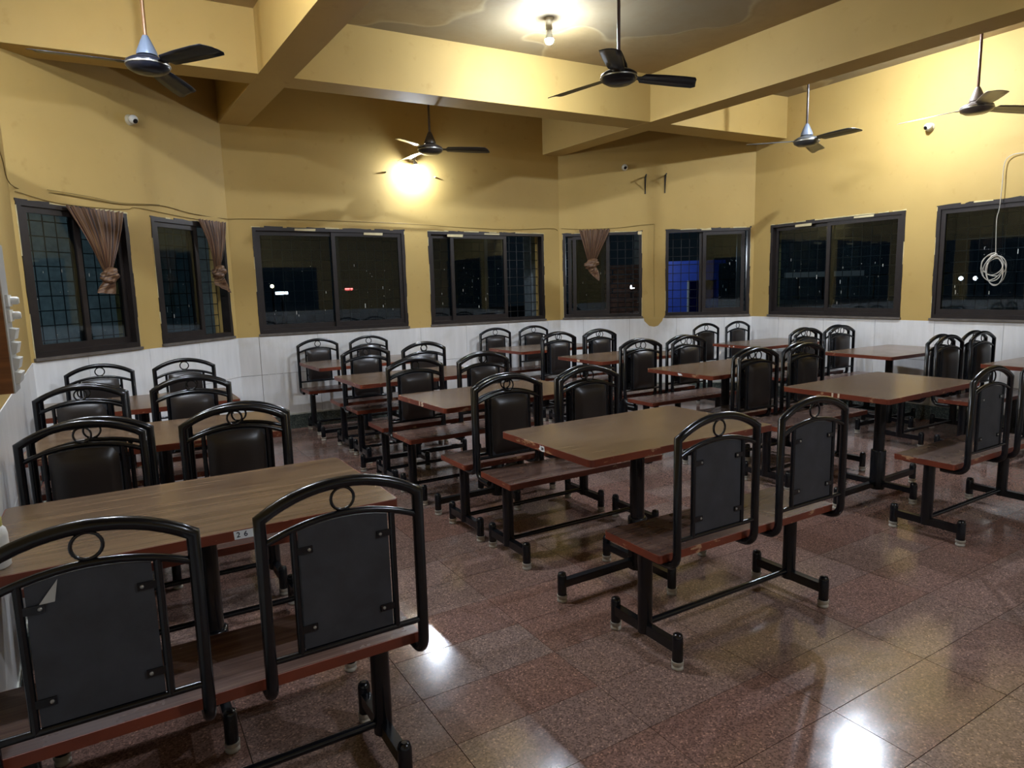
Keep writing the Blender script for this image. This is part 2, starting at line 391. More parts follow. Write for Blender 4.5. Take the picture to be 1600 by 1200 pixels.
# ------------------------------------------------------------------ windows
def window(n, wl, d0, d1, sashes, tapes=(), grille=True):
    """sashes: list of (fraction0, fraction1, track) ; track 0 = inner rail, 1 = outer rail"""
    root = empty('window_%d' % n, wl.pt((d0+d1)/2, ZS0, -.05)); root['kind'] = 'structure'
    inv = Matrix.Translation(-Vector(root.location))
    def put(name, mb, mat, parent=root, first=True):
        mb.v = [tuple(Vector(p)-Vector(root.location)) for p in mb.v]
        return obj(name, mb, mat, parent)
    L = d1-d0; fw = .032
    f = MB()
    for a, b, z0, z1 in ((d0, d0+fw, ZS0, ZS1), (d1-fw, d1, ZS0, ZS1), (d0+fw, d1-fw, ZS1-fw, ZS1), (d0+fw, d1-fw, ZS0, ZS0+.04)):
        wl.box(f, a, b, z0, z1, -.085, .006)
    put('frame', f, M['frame'])
    s = MB(); wl.box(s, d0-.015, d1+.015, ZS0-.022, ZS0, -.19, .022); put('sill', s, M['sill'])
    for a, b, tr in sashes:
        x0 = d0+fw+(L-2*fw)*a; x1 = d0+fw+(L-2*fw)*b; z0 = ZS0+.04; z1 = ZS1-fw; o0, o1 = ((-.035, -.008) if tr == 0 else (-.068, -.041)); sw = .042
        q = MB()
        for aa, bb, zz0, zz1 in ((x0, x0+sw, z0, z1), (x1-sw, x1, z0, z1), (x0+sw, x1-sw, z1-sw, z1), (x0+sw, x1-sw, z0, z0+.05)):
            wl.box(q, aa, bb, zz0, zz1, o0, o1)
        so = put('sash', q, M['frame'])
        g = MB(); wl.box(g, x0+sw*.6, x1-sw*.6, z0+.03, z1-sw*.6, (o0+o1)/2-.002, (o0+o1)/2+.002); put('pane', g, M['glass'], so)
    if grille:
        g = MB(); nv = max(2, round(L/.105)); nh = 10
        for k in range(nv+1):
            x = d0+L*k/nv
            g.tube([wl.pt(x, ZS0, -.15), wl.pt(x, ZS1, -.15)], .0042, 5, caps=False)
        for k in range(nh+1):
            z = ZS0+(ZS1-ZS0)*k/nh
            g.tube([wl.pt(d0, z, -.15), wl.pt(d1, z, -.15)], .0042, 5, caps=False)
        put('grille', g, M['iron'])
    for a, b, z, h in tapes:
        tp = MB(); x0 = d0+L*a; x1 = d0+L*b
        tp.hexa([wl.pt(x0, z, .007), wl.pt(x1-.004, z-.002, .007), wl.pt(x1, z+h, .007), wl.pt(x0+.003, z+h*.95, .007)],
                [wl.pt(x0, z, .0082), wl.pt(x1-.004, z-.002, .0082), wl.pt(x1, z+h, .0082), wl.pt(x0+.003, z+h*.95, .0082)])
        put('masking_tape', tp, M['tape'])
    # ragged plaster and old paint around the frame, specks of paint on the panes
    rnd = random.Random(n*13); ch = [MB(), MB()]; x = d0-.01
    while x < d1+.01:
        ln = rnd.uniform(.05, .22); x2 = min(d1+.012, x+ln); h0, h1, h2 = (rnd.uniform(.004, .016) for _ in range(3)); k = rnd.random() < .55
        o = [(x, ZS1-.003), (x2, ZS1-.003), (x2, ZS1+h0), ((x+x2)/2, ZS1+h1), (x, ZS1+h2)]
        ch[k].hexa([wl.pt(a, z, -.002) for a, z in o], [wl.pt(a, z, .003+.002*k) for a, z in o]); x = x2+rnd.choice((0, 0, .04))
    for xs, sg in ((d0, -1), (d1, 1)):
        z = ZS0
        while z < ZS1:
            z2 = min(ZS1, z+rnd.uniform(.06, .25)); h0, h1, h2 = (rnd.uniform(.002, .009) for _ in range(3)); k = rnd.random() < .5
            o = [(xs-sg*.002, z), (xs+sg*h0, z), (xs+sg*h1, (z+z2)/2), (xs+sg*h2, z2), (xs-sg*.002, z2)]
            ch[k].hexa([wl.pt(a, zz, -.002) for a, zz in o], [wl.pt(a, zz, .003+.002*k) for a, zz in o]); z = z2
    if n < 10:
        put('cream_plaster_edge', ch[0], M['plaster']); put('dark_ragged_edge', ch[1], M['frame'])
        sp = MB()
        for _ in range(int(16*L)):
            a, b, tr = sashes[0] if rnd.random() < .5 else sashes[-1]
            px = d0+L*rnd.uniform(a+.08, b-.08); pz = rnd.uniform(ZS0+.12, ZS0+.7); hw = rnd.uniform(.0008, .003); hh = hw*rnd.choice((1, 1, 1.3, 5, 8)); of = -.019 if tr == 0 else -.052
            wl.box(sp, px-hw, px+hw, pz-hh, pz+hh, of, of+.0008)
        so = put('paint_specks', sp, M['cream2']); so['kind'] = 'stuff'
    return root
O = OPEN
M['plaster'] = plain('cream_plaster', srgb(196, 182, 136), .8, vary=.2); M['cream2'] = plain('pale_paint_specks', srgb(206, 206, 196), .6)
window(1, WA, *O[0][0], [(0, .52, 0), (.48, 1, 1)])
window(2, WA, *O[0][1], [(0, .60, 0), (0.0, .56, 1)])
window(3, WB, *O[1][0], [(0, .54, 1), (.49, 1, 0)], [(.255, .39, 2.082, .022), (.71, .845, 2.052, .026)])
window(4, WB, *O[1][1], [(0, .5, 1), (.165, .665, 0)], [(.15, .28, 2.05, .03), (.46, .595, 2.084, .018)])
window(5, WC, *O[2][0], [(.10, .60, 0), (.03, .53, 1)], [(.95, 1.0, 2.07, .04)])
window(6, WC, *O[2][1], [(.44, .97, 0), (.40, .92, 1)], [(.42, .54, 2.095, .014)])
window(7, WD, *O[3][0], [(0, .50, 1), (.46, 1, 0)], [(.21, .345, 2.055, .028), (.66, .80, 2.083, .02)])
window(8, WD, *O[3][1], [(0, .53, 0), (.47, 1, 1)])
window(9, WD, *O[3][2], [(0, .53, 0), (.47, 1, 1)])
window(10, WF, *O[5][0], [(0, .53, 0), (.47, 1, 1)], grille=False)
window(11, WF, *O[5][1], [(0, .53, 0), (.47, 1, 1)], grille=False)

# ------------------------------------------------------------------ furniture
def rrect(hx, hy, r=.012, n=3):
    p = []
    for cx, cy, a0 in ((hx-r, hy-r, 0), (-hx+r, hy-r, 90), (-hx+r, -hy+r, 180), (hx-r, -hy+r, 270)):
        for k in range(n+1):
            a = R(a0+90*k/n); p.append((cx+r*math.cos(a), cy+r*math.sin(a)))
    return p
def ring_band(hx, hy, t, z0, z1, r=.012):
    o = rrect(hx, hy, r); i = rrect(hx-t, hy-t, r*.8); n = len(o); mb = MB()
    vs = [(x, y, z0) for x, y in o]+[(x, y, z1) for x, y in o]+[(x, y, z1) for x, y in i]+[(x, y, z0) for x, y in i]; fs = []
    for k in range(n):
        j = (k+1) % n
        for a, b in ((0, 1), (1, 2), (2, 3), (3, 0)): fs.append([a*n+k, a*n+j, b*n+j, b*n+k])
    mb.add(vs, fs); return mb
def foot_post(mb, x, y):
    mb.lathe([(.021, .034), (.021, .125), (.017, .138), (.008, .142)], 10, (x, y, 0))
def rubber(x, y):
    mb = MB(); mb.lathe([(.019, 0), (.023, .004), (.023, .012), (.019, .015), (.019, .019), (.024, .022), (.024, .034)], 10, (x, y, 0)); return mb

TL, TW, TH = 1.111, .682, .75
def make_table():
    root = empty('dining_table')
    t = MB(); t.prism(rrect(TL/2-.003, TW/2-.003, .02), TH-.0295, TH); obj('tabletop', t, M['top'], root)
    obj('edge_band', ring_band(TL/2, TW/2, .0035, TH-.03, TH-.0006, .02), M['edge'], root)
    p = MB(); p.box(-.26, .26, -.025, .025, TH-.05, TH-.03); p.box(-.025, .025, -.2, .2, TH-.05, TH-.03); obj('top_bracket', p, M['black'], root)
    c = MB(); c.lathe([(.034, .06), (.034, TH-.04)], 18); obj('column', c, M['black'], root)
    s = MB(); s.lathe([(.046, .05), (.046, .305), (.044, .31), (.036, .311)], 18); obj('sleeve', s, M['black'], root)
    for dx, dy, ln in ((1, 0, .458), (-1, 0, .458), (0, 1, .233), (0, -1, .233)):
        a = MB(); w2 = .016
        if dx: a.box(min(0, dx*ln), max(0, dx*ln), -w2, w2, .07, .105)
        else: a.box(-w2, w2, min(0, dy*ln), max(0, dy*ln), .07, .105)
        foot_post(a, dx*ln, dy*ln); ao = obj('base_arm', a, M['black'], root)
        obj('rubber_foot', rubber(dx*ln, dy*ln), M['rubber'], ao)
    return root

SL, SW_, SH = 1.03, .316, .452
BR = .0155; BY = -.195
def arc(hw, z0, z1, y, n=14):
    h = z1-z0; rr = (hw*hw+h*h)/(2*h); a = math.asin(hw/rr)
    return [(rr*math.sin(-a+2*a*k/n), y, z1-rr+rr*math.cos(-a+2*a*k/n)) for k in range(n+1)]
def arc_z(x, hw, z0, z1):
    h = z1-z0; rr = (hw*hw+h*h)/(2*h); return z1-rr+math.sqrt(rr*rr-x*x)
HW = .207
def make_backrest(root, xc):
    off = Vector((xc, 0, 0))
    def sh(mb): mb.v = [(x+xc, y, z) for x, y, z in mb.v]; return mb
    up = arc(HW, .883, .945, BY)
    hook = []
    for k in range(7):
        a = PI/2*k/6; hook.append((0, BY+.05*(1-math.cos(a)), .455-.05*math.sin(a)))
    hook.append((0, -.07, .405))
    left = [(-HW, y, z) for _, y, z in reversed(hook)]; right = [(HW, y, z) for _, y, z in hook]
    f = MB(); f.tube(left+up+right, BR, 10)
    fo = obj('back_frame', sh(f), M['black'], root)
    a = MB(); a.tube(arc(HW, .815, .862, BY), .0095, 8); obj('lower_arch', sh(a), M['black'], fo)
    a = MB(); a.tube([(-HW, BY, .51), (HW, BY, .51)], .009, 8); obj('lower_rail', sh(a), M['black'], fo)
    a = MB(); a.tube([(.030*math.cos(2*PI*k/24), BY, .901+.030*math.sin(2*PI*k/24)) for k in range(24)], .0042, 6, closed=True); obj('ring', sh(a), M['black'], fo)
    for sx in (-1, 1):
        a = MB(); a.tube([(sx*.130, BY, .505), (sx*.130, BY, arc_z(.13, HW, .815, .862))], .009, 8); obj('upright', sh(a), M['black'], fo)
    # padded cushion: grid with a bulged front, and a flat board behind it
    nx, nz = 12, 12; hx = .117; mb = MB(); vs = []; fs = []
    for j in range(nz+1):
        for i in range(nx+1):
            s = -1+2*i/nx; q = j/nz; x = hx*s; zt = arc_z(x, HW, .815, .862)-.012; z = .522+(zt-.522)*q
            b = (1-abs(s)**4)*(1-abs(2*q-1)**5); vs.append((x, BY+.012+.03*b**.6, z))
    for j in range(nz):
        for i in range(nx): k = j*(nx+1)+i; fs.append([k, k+nx+1, k+nx+2, k+1])
    mb.add(vs, fs, 0, True); obj('cushion', sh(mb), M['vinyl'], fo)
    o = [(x, arc_z(x, HW, .815, .862)-.011) for x in [hx-2*hx*k/10 for k in range(11)]]+[(-hx-.002, .52), (hx+.002, .52)]
    b = MB(); b.hexa([(x, BY-.002, z) for x, z in o], [(x, BY+.013, z) for x, z in o]); obj('back_board', sh(b), M['board'], fo)
    for sx in (-1, 1):
        for z in (.785, .575):
            t = MB(); x0, x1 = sorted((sx*.136, sx*.085)); t.box(x0, x1, BY-.0065, BY-.002, z-.009, z+.009)
            t.lathe([(.0045, -.001), (.0045, .0015), (.002, .0025)], 8, (sx*.094, BY-.0065, z), (0, -1, 0), 1)
            obj('mounting_tab', sh(t), [M['black'], M['screw']], fo)
    return fo
def make_bench():
    root = empty('dining_bench')
    t = MB(); t.prism(rrect(SL/2-.003, SW_/2-.003, .01), SH-.0295, SH); obj('seat', t, M['seat'], root)
    obj('edge_band', ring_band(SL/2, SW_/2, .0035, SH-.03, SH-.0006, .01), M['edge'], root)
    for sx in (-1, 1):
        x = sx*.44
        b = MB(); b.box(x-.022, x+.022, -.13, .13, SH-.047, SH-.03); obj('seat_bracket', b, M['black'], root)
        l = MB(); l.lathe([(.029, .07), (.029, SH-.045)], 16, (x, 0, 0)); obj('leg', l, M['black'], root)
        a = MB(); a.box(x-.016, x+.016, -.178, .178, .068, .108); foot_post(a, x, -.178); foot_post(a, x, .178)
        ao = obj('base_bar', a, M['black'], root)
        for sy in (-1, 1): obj('rubber_foot', rubber(x, sy*.178), M['rubber'], ao)
    s = MB(); s.tube([(-.42, 0, .105), (.42, 0, .105)], .013, 8); obj('stretcher', s, M['black'], root)
    make_backrest(root, -.28+.022); make_backrest(root, .28+.022)
    return root

TABLES = {'L1': (.202, 2.347, .3), 'L2': (.175, 3.764, -3), 'L3': (.132, 4.979, .5),
 'M1': (2.110, 2.357, .6), 'M2': (2.145, 3.785, 2.2), 'M3': (2.09, 5.069, .2), 'M4': (2.14, 6.42, 1.6),
 'R1': (4.262, 2.412, 1.5), 'R2': (4.288, 3.721, 1.2), 'R3': (4.306, 5.02, .6), 'R4': (4.283, 6.37, 2.2),
 'S1': (6.316, 2.167, 0), 'S2': (6.353, 3.537, -1.2), 'S3': (6.379, 4.92, .3)}
ROW = {'L': 'left-wall row', 'M': 'second row from left', 'R': 'third row from left', 'S': 'right-wall row'}
ORD = {'1': 'nearest', '2': 'second', '3': 'third', '4': 'farthest'}
def tname(k):
    if k == 'L3' : return 'farthest table of the left-wall row'
    if k == 'S3' : return 'farthest table of the right-wall row'
    return '%s table of the %s' % (ORD[k[1]], ROW[k[0]])
TEXTRA = {'L1': 'walnut table with white 26 sticker', 'M1': 'walnut table with torn white sticker', 'M2': 'walnut table with painted 15 on its end',
          'R1': 'walnut table with painted 11 on its end'}
tproto = None
for k, (x, y, a) in TABLES.items():
    t = make_table() if tproto is None else copy_tree(tproto)
    if tproto is None: tproto = t
    t.location = (x, y, 0); t.rotation_euler = (0, 0, R(a))
    lab = TEXTRA.get(k, 'walnut laminate table')+', '+tname(k).replace(' table', '')
    tag(t, lab, 'table', 'walnut laminate dining tables')

# back plane of the benches that face the camera, and of the near benches
BACK_B = {'M1': (2.15, 3.114), 'M2': (2.131, 4.376), 'M3': (2.20, 5.66), 'M4': (2.16, 7.07),
 'R1': (4.298, 3.17), 'R2': (4.308, 4.40), 'R3': (4.37, 5.77), 'R4': (4.33, 7.07),
 'S1': (6.20, 2.80), 'S2': (6.31, 4.17), 'S3': (6.40, 5.60), 'L1': (.164, 3.06), 'L2': (.12, 4.37), 'L3': (.20, 5.70)}
bproto = None
def bench(x, y, rot, lab):
    global bproto
    b = make_bench() if bproto is None else copy_tree(bproto)
    if bproto is None: bproto = b
    b.location = (x, y, 0); b.rotation_euler = (0, 0, rot)
    return tag(b, lab, 'bench', 'twin-back dining benches')
random.seed(3)
for k, (x, y, a) in TABLES.items():
    bx, by = BACK_B[k]
    bench(bx, by+BY, PI+R(random.uniform(-.6, .6)), 'padded bench facing camera at far side of '+tname(k))
    if k[1] == '1':
        px, py = {'M1': (2.135, 1.846), 'R1': (4.22, 1.854), 'L1': (.168, 1.845), 'S1': (6.33, 1.63)}[k]
    else:
        p = BACK_B[k[0]+str(int(k[1])-1)]; px, py = p[0]+random.uniform(-.03, .0), p[1]+.085-BY
    bench(px, py, R(random.uniform(-.5, .5)), 'bench facing away at near side of '+tname(k))

# numbers and stickers on the table ends (flat marks lying on the edge band), parts of their tables
TOBJ = {k: o for k, o in zip(TABLES, [o for o in bpy.data.objects if o.name.startswith('dining_table')])}
for o in bpy.data.objects:
    if o.name.startswith('dining_table'):
        for k, (x, y, a) in TABLES.items():
            if abs(o.location.x-x) < 1e-4 and abs(o.location.y-y) < 1e-4: TOBJ[k] = o
M['cream'] = plain('cream_paint', srgb(222, 202, 176), .6)
M['sticker'] = plain('white_sticker', srgb(236, 244, 248), .5)
M['ink'] = plain('blue_black_ink', srgb(14, 26, 54), .5)
def text_mesh(txt, size, shear=0):
    c = bpy.data.curves.new('t', 'FONT'); c.body = txt; c.size = size; c.extrude = .0004; c.align_x = 'CENTER'; c.align_y = 'CENTER'; c.shear = shear; c.space_character = 1.15; c.offset = size*(.012 if ' ' in txt else .035)
    o = bpy.data.objects.new('t', c); COL.objects.link(o); dg = bpy.context.evaluated_depsgraph_get(); dg.update()
    me = bpy.data.meshes.new_from_object(o.evaluated_get(dg)); bpy.data.objects.remove(o); return me
def edge_text(k, txt, mat, side, pos, size, sx=1, z=.735, name='number_mark', lift=.0006):
    """side 'near': long edge facing the camera; 'end': short left end"""
    me = text_mesh(txt, size); o = link(name, me, TOBJ[k], [mat])
    if side == 'near': o.location = (pos, -TW/2-lift, z); o.rotation_euler = (PI/2, 0, 0)
    else: o.location = (-TL/2-lift, pos, z); o.rotation_euler = (PI/2, 0, -PI/2)
    o.scale = (sx, 1, 1); return o
def edge_patch(k, side, pts, mat=None, name='sticker', t=.0007):
    mb = MB()
    if side == 'near': a = [(p, -TW/2-.0001, z) for p, z in pts]; b = [(p, -TW/2-t, z) for p, z in pts]
    else: a = [(-TL/2-.0001, p, z) for p, z in pts]; b = [(-TL/2-t, p, z) for p, z in pts]
    mb.hexa(a, b); return obj(name, mb, mat or M['sticker'], TOBJ[k])
cx = .098-.018
edge_patch('L1', 'near', [(cx-.034, .7225), (cx+.036, .7215), (cx+.036, .7475), (cx-.036, .7475)])
edge_text('L1', '2 6', M['ink'], 'near', cx-.013, .022, 1.0, .7352, lift=.0011)
edge_patch('M1', 'end', [(.012, .7475), (.004, .742), (-.004, .746), (-.02, .745), (-.024, .7225), (-.006, .7205), (.014, .724), (.022, .730), (.014, .736)])
edge_text('M1', '20', M['ink'], 'end', -.006, .016, 1.0, .733, lift=.0011)
edge_text('M2', '15', M['cream'], 'end', -.02, .034, 2.0, .735)
edge_text('R1', '11', M['cream'], 'end', -.02, .034, 2.0, .735)
edge_patch('R2', 'end', [(.0, .744), (-.035, .742), (-.05, .728), (-.01, .726)])
edge_patch('R3', 'end', [(.02, .745), (-.02, .745), (-.02, .727), (.02, .727)], M['cream'])
edge_patch('S3', 'end', [(.10, .738), (.085, .738), (.085, .728), (.10, .728)]); edge_patch('S3', 'end', [(.04, .738), (.025, .738), (.025, .728), (.04, .728)])
# curled piece of lining on the near left backrest of the nearest left bench is part of that bench
for o in bpy.data.objects:
    if o.name.startswith('dining_bench') and abs(o.location.x-.168) < 1e-4 and abs(o.location.y-1.845) < 1e-4: NEARB = o
fr0 = [c for c in NEARB.children if c.name.startswith('back_frame')][0]
mb = MB(); bx0 = -.258
vs = [(bx0-.058, BY-.003, .842), (bx0-.066, BY-.013, .798), (bx0-.094, BY-.012, .797)]
mb.add(vs, [[0, 1, 2]]); mb.add([(x, y-.0012, z) for x, y, z in vs], [[2, 1, 0]])
obj('peeling_flap', mb, M['panelwhite'], fr0)

# ------------------------------------------------------------------ ceiling fans
def fan(x, y, ang, label, cb, cc, cr, zb=2.78):
    root = empty('ceiling_fan', (x, y, 0)); tag(root, label, 'fan', 'three-blade ceiling fans')
    mb_, mc, mr = (plain('fan_enamel', c, .3, .2, vary=.1) for c in (cb, cc, cr))
    r = MB(); r.cyl((0, 0, 0), .011, zb+.14, ZC-.02, 10); obj('down_rod', r, mr, root)
    c = MB(); c.lathe([(.02, ZC-.12), (.035, ZC-.10), (.062, ZC-.03), (.065, ZC)], 18); obj('ceiling_canopy', c, mc, root)
    c = MB(); c.lathe([(.058, zb+.055), (.055, zb+.075), (.03, zb+.135), (.016, zb+.165)], 18); obj('lower_canopy', c, mc, root)
    b = MB(); b.lathe([(.03, zb-.045), (.08, zb-.040), (.112, zb-.022), (.122, zb), (.118, zb+.018), (.09, zb+.035), (.05, zb+.05), (.045, zb+.06)], 24); mo = obj('motor', b, mb_, root)
    t = MB(); t.lathe([(.1225, zb-.006), (.1235, zb-.002), (.1225, zb+.002)], 24); obj('trim_ring', t, M['screw'], mo)
    for k in range(3):
        a = R(ang+120*k); ca, sa = math.cos(a), math.sin(a)
        m = MB(); st = [(.10, .022), (.15, .03), (.17, .055), (.30, .064), (.45, .068), (.545, .066), (.565, .045)]
        top = []; bot = []
        for rad, hw in st:
            tw = -R(12 if rad > .16 else 4); droop = -.010*(rad/.56)**2
            row = []
            for s in (-1, -.3, .4, 1):
                lx, ly, lz = rad+(.02*s if rad > .5 else 0), hw*s*math.cos(tw), hw*s*math.sin(tw)+.006*(1-s*s)+droop
                row.append((lx*ca-ly*sa, lx*sa+ly*ca, zb+.005+lz))
            top.append(row)
        n = len(st); vs = [p for rw in top for p in rw]; lo = [(p[0], p[1], p[2]-.0025) for p in vs]; fs = []; N = len(vs)
        for i in range(n-1):
            for j in range(3): q = i*4+j; fs.append([q, q+1, q+5, q+4]); fs.append([N+q, N+q+4, N+q+5, N+q+1])
        for i in range(n-1):
            for j, o1, o2 in ((0, 0, 4), (3, 3, 7)): q = i*4; fs.append([q+o1, q+o2, N+q+o2, N+q+o1] if j == 0 else [q+o2, q+o1, N+q+o1, N+q+o2])
        for q0 in (0, (n-1)*4):
            for j in range(3): fs.append([q0+j, q0+j+1, N+q0+j+1, N+q0+j])
        m.add(vs+lo, fs, 0, True); obj('blade', m, mb_, root)
    return root
NAVY = srgb(26, 30, 42); BLUE = srgb(92, 104, 122); BROWN = srgb(104, 74, 46)
fan(.336, 4.62, -58, 'dark ceiling fan with blue-grey canopy and copper rod at upper left', NAVY, BLUE, BROWN)
fan(2.816, 6.11, -24, 'brown-black ceiling fan above the glowing wall bulb', srgb(54, 48, 44), srgb(62, 54, 46), srgb(70, 56, 44))
fan(3.011, 3.546, -16, 'black ceiling fan in the central bay beside the ceiling bulb', srgb(14, 16, 22), srgb(14, 16, 22), srgb(90, 74, 72))
fan(6.011, 4.276, 23, 'grey-blue ceiling fan behind the right beam, left of the two there', srgb(70, 72, 72), srgb(98, 108, 124), srgb(40, 34, 34))
fan(6.20, 2.86, 98, 'dull grey ceiling fan at the upper right edge near the small white camera', srgb(96, 88, 84), srgb(110, 100, 94), srgb(84, 60, 50))

# ------------------------------------------------------------------ bulbs
def bulb(x, y, k, label):
    root = empty('light_bulb', (x, y, 0)); tag(root, label, 'bulb', 'bare LED bulbs')
    h = MB(); h.lathe([(.036, ZC), (.036, ZC-.012), (.027, ZC-.018), (.027, ZC-.085), (.022, ZC-.088)], 16); obj('holder', h, M['offwhite'], root)
    n = MB(); n.lathe([(.0145, ZC-.085), (.0145, ZC-.098), (.019, ZC-.106), (.0345, ZC-.160)], 16); obj('bulb_neck', n, M['white'], root)
    g = MB(); pr = [(.0345*math.cos(a), ZC-.164-.0345*math.sin(a)) for a in [R(d) for d in (-4, 8, 24, 40, 60, 75, 88)]]
    g.lathe(pr, 18); obj('bulb_globe', g, glow(k), root)
    return root
BL = ['glowing bare bulb on the ceiling of the central bay', 'bare bulb on the ceiling of the right bay between two fans', 'bare bulb on the ceiling of the left bay',
      'bare bulb on the ceiling at the front wall behind the camera']
for (x, y, k), lb in zip(CEILING_BULBS, BL): bulb(x, y, k, lb)
def wall_bulb(p, n, power, label):
    n = Vector(n); root = empty('wall_bulb', p); tag(root, label, 'bulb', 'bare LED bulbs')
    ax = (n*.35+Vector((0, 0, -1))).normalized(); e0 = n*.075+Vector((0, 0, .115)); c0 = e0+ax*.048
    h = MB(); h.lathe([(.034, 0), (.034, .014), (.024, .018), (.024, .05)], 16, (0, 0, .105), n); h.lathe([(.022, .0), (.022, .05)], 14, e0, ax); obj('holder', h, M['offwhite'], root)
    k = MB(); k.lathe([(.0135, 0), (.0135, .01), (.017, .016), (.035, .064), (.035, .068)], 16, c0, ax); obj('bulb_neck', k, M['white'], root)
    g = MB(); g.lathe([(.033*math.cos(R(d)), .064+.033*math.sin(R(d))) for d in (8, 14, 24, 40, 60, 75, 88)], 18, c0, ax); obj('bulb_globe', g, glow(power), root)
wall_bulb((3.078, 7.2, 2.80), (0, -1, 0), .55, 'glowing bare bulb on the yellow back wall below a ceiling fan')
wall_bulb(WL.pt(WL.d_of(y=4.0), 3.06, 0), WL.n, .6, 'bare bulb high on the left wall beside the copper-rod fan')

# ------------------------------------------------------------------ curtains
def curtain(wl, label, dl, dr, zt, dk, zk, kw, tail, seed):
    """gathered from dl..dr at height zt to a knot at dk, zk; tail: list of (d, z) outline below"""
    rnd = random.Random(seed); root = empty('knotted_curtain', wl.pt((dl+dr)/2, zt, 0)); tag(root, label, 'curtain', 'knotted striped curtains')
    o0 = Vector(root.location)
    def fin(name, mb):
        mb.v = [tuple(Vector(p)-o0) for p in mb.v]; return obj(name, mb, M['curtain'], root)
    nx, nz = 96, 26; mb = MB(); vs = []; uv = []; fs = []
    ph = [rnd.uniform(0, 6.28) for _ in range(4)]; npl = (dr-dl)/.045
    for j in range(nz+1):
        q = j/nz; e = q**1.15
        for i in range(nx+1):
            s = i/nx; d = (dl+(dr-dl)*s)*(1-e)+(dk+kw*(s-.5))*e
            # outer edges sag inwards a little
            d += .02*math.sin(PI*q)*(s-.5)*-.8
            pl = math.sin(2*PI*npl*s+ph[0]+.8*math.sin(3*q+ph[1]))+.5*math.sin(2*PI*npl*.43*s+ph[2])
            off = .035+.011*pl*(1-.35*q)+.02*math.sin(PI*q)
            z = zt+(zk-zt)*q+.006*math.sin(2*PI*npl*s)*(1-q)
            vs.append(wl.pt(d, z, off)); uv.append((s, q))
    for j in range(nz):
        for i in range(nx): k = j*(nx+1)+i; fs.append([k, k+1, k+nx+2, k+nx+1])
    mb.add(vs, fs, 0, True); mb.uv = uv; fin('drape', mb)
    # knot: lumpy ball with twisted folds
    mb = MB(); vs = []; uv = []; fs = []; na, nb = 36, 16; rx, rz, ry = kw*.62+.02, .066, .05
    for j in range(nb+1):
        b = PI*j/nb
        for i in range(na+1):
            a = 2*PI*i/na; fold = 1+.16*math.sin(3*a+6*b+seed)+.11*math.sin(8*a-5*b)
            vs.append(wl.pt(dk+rx*math.sin(b)*math.cos(a)*fold, zk-.035+rz*math.cos(b)+.02*math.cos(a)*math.sin(b), .055+ry*math.sin(b)*math.sin(a)*fold)); uv.append((j/nb*.8, i/na))
    for j in range(nb):
        for i in range(na): k = j*(na+1)+i; fs.append([k, k+1, k+na+2, k+na+1])
    mb.add(vs, fs, 0, True); mb.uv = uv; fin('knot', mb)
    # tail of loose cloth below the knot
    mb = MB(); vs = []; uv = []; fs = []; nx, nz = 40, 12
    (tl, zl), (tr, zr) = tail
    for j in range(nz+1):
        q = j/nz
        for i in range(2*nx):
            s = i/nx if i < nx else 2-i/nx; side = 1 if i < nx else -1
            w = min(1, q*2.2+.25)
            d = (dk+kw*.8*(s-.5))*(1-q)+(tl+(tr-tl)*s)*q; d += kw*.25*math.sin(PI*q)*(s-.5)*2
            z = (zk-.05)*(1-q)+(zl+(zr-zl)*s)*q
            off = .05+side*.022*math.sin(PI*min(1, q*1.3+.1))*math.sin(PI*s)+.007*math.sin(14*s+3*q+seed)
            vs.append(wl.pt(d, z, off)); uv.append((.5*q+.3*s, s))
    N = 2*nx
    for j in range(nz):
        for i in range(N): k = j*N+i; k2 = j*N+(i+1) % N; fs.append([k, k2, k2+N, k+N])
    mb.add(vs, fs, 0, True); mb.uv = uv; fin('tail', mb)
    return root
A = lambda x: WA.d_of(x=x)
C = lambda x: WC.d_of(x=x)
curtain(WA, 'wide brown striped curtain tied in a knot on the leftmost window', A(-.217), A(.150), 2.11, A(-.005), 1.64, .075, ((A(-.095), 1.475), (A(.03), 1.465)), 1)
curtain(WA, 'narrow brown striped curtain knotted at right side of second window', A(.763), A(1.045), 2.135, A(.905), 1.69, .085, ((A(.86), 1.535), (A(1.02), 1.455)), 2)
curtain(WC, 'brown striped curtain knotted in middle of window with bricks outside', C(5.303), C(5.61), 2.15, C(5.425), 1.75, .105, ((C(5.43), 1.57), (C(5.50), 1.49)), 3)

# ------------------------------------------------------------------ wires and cables
def spline(pts, n=6):
    P = [Vector(p) for p in pts]; out = []
    for i in range(len(P)-1):
        p0, p1, p2, p3 = P[max(i-1, 0)], P[i], P[i+1], P[min(i+2, len(P)-1)]
        for k in range(n):
            t = k/n; out.append(.5*((2*p1)+(p2-p0)*t+(2*p0-5*p1+4*p2-p3)*t*t+(3*p1-p0-3*p2+p3)*t**3))
    return out+[P[-1]]
a1 = [WA.pt(A(x), z, .01) for x, z in ((-.47, 2.19), (-.198, 2.19), (.126, 2.178), (.288, 2.193), (.491, 2.214), (.74, 2.183), (1.06, 2.18))]
a1 += [WB.pt(x-1.09, z, .01) for x, z in ((1.361, 2.19), (2.143, 2.194), (3.023, 2.184), (3.759, 2.159), (4.386, 2.151), (4.965, 2.178), (5.07, 2.152))]
mb = MB(); mb.tube(spline([WL.pt(WL.len-1.2, 2.42, .01), WL.pt(WL.len-.5, 2.30, .01)]+a1), .003, 6)
tag(obj('wall_wire', mb, M['wire']), 'thin brown wire running along the yellow wall above the windows', 'wire')
a2 = [WA.pt(A(x), z, .008) for x, z in ((-.47, 2.165), (-.242, 2.122), (.08, 2.13), (.213, 2.148), (.286, 2.167), (.677, 2.141), (1.05, 2.135))]
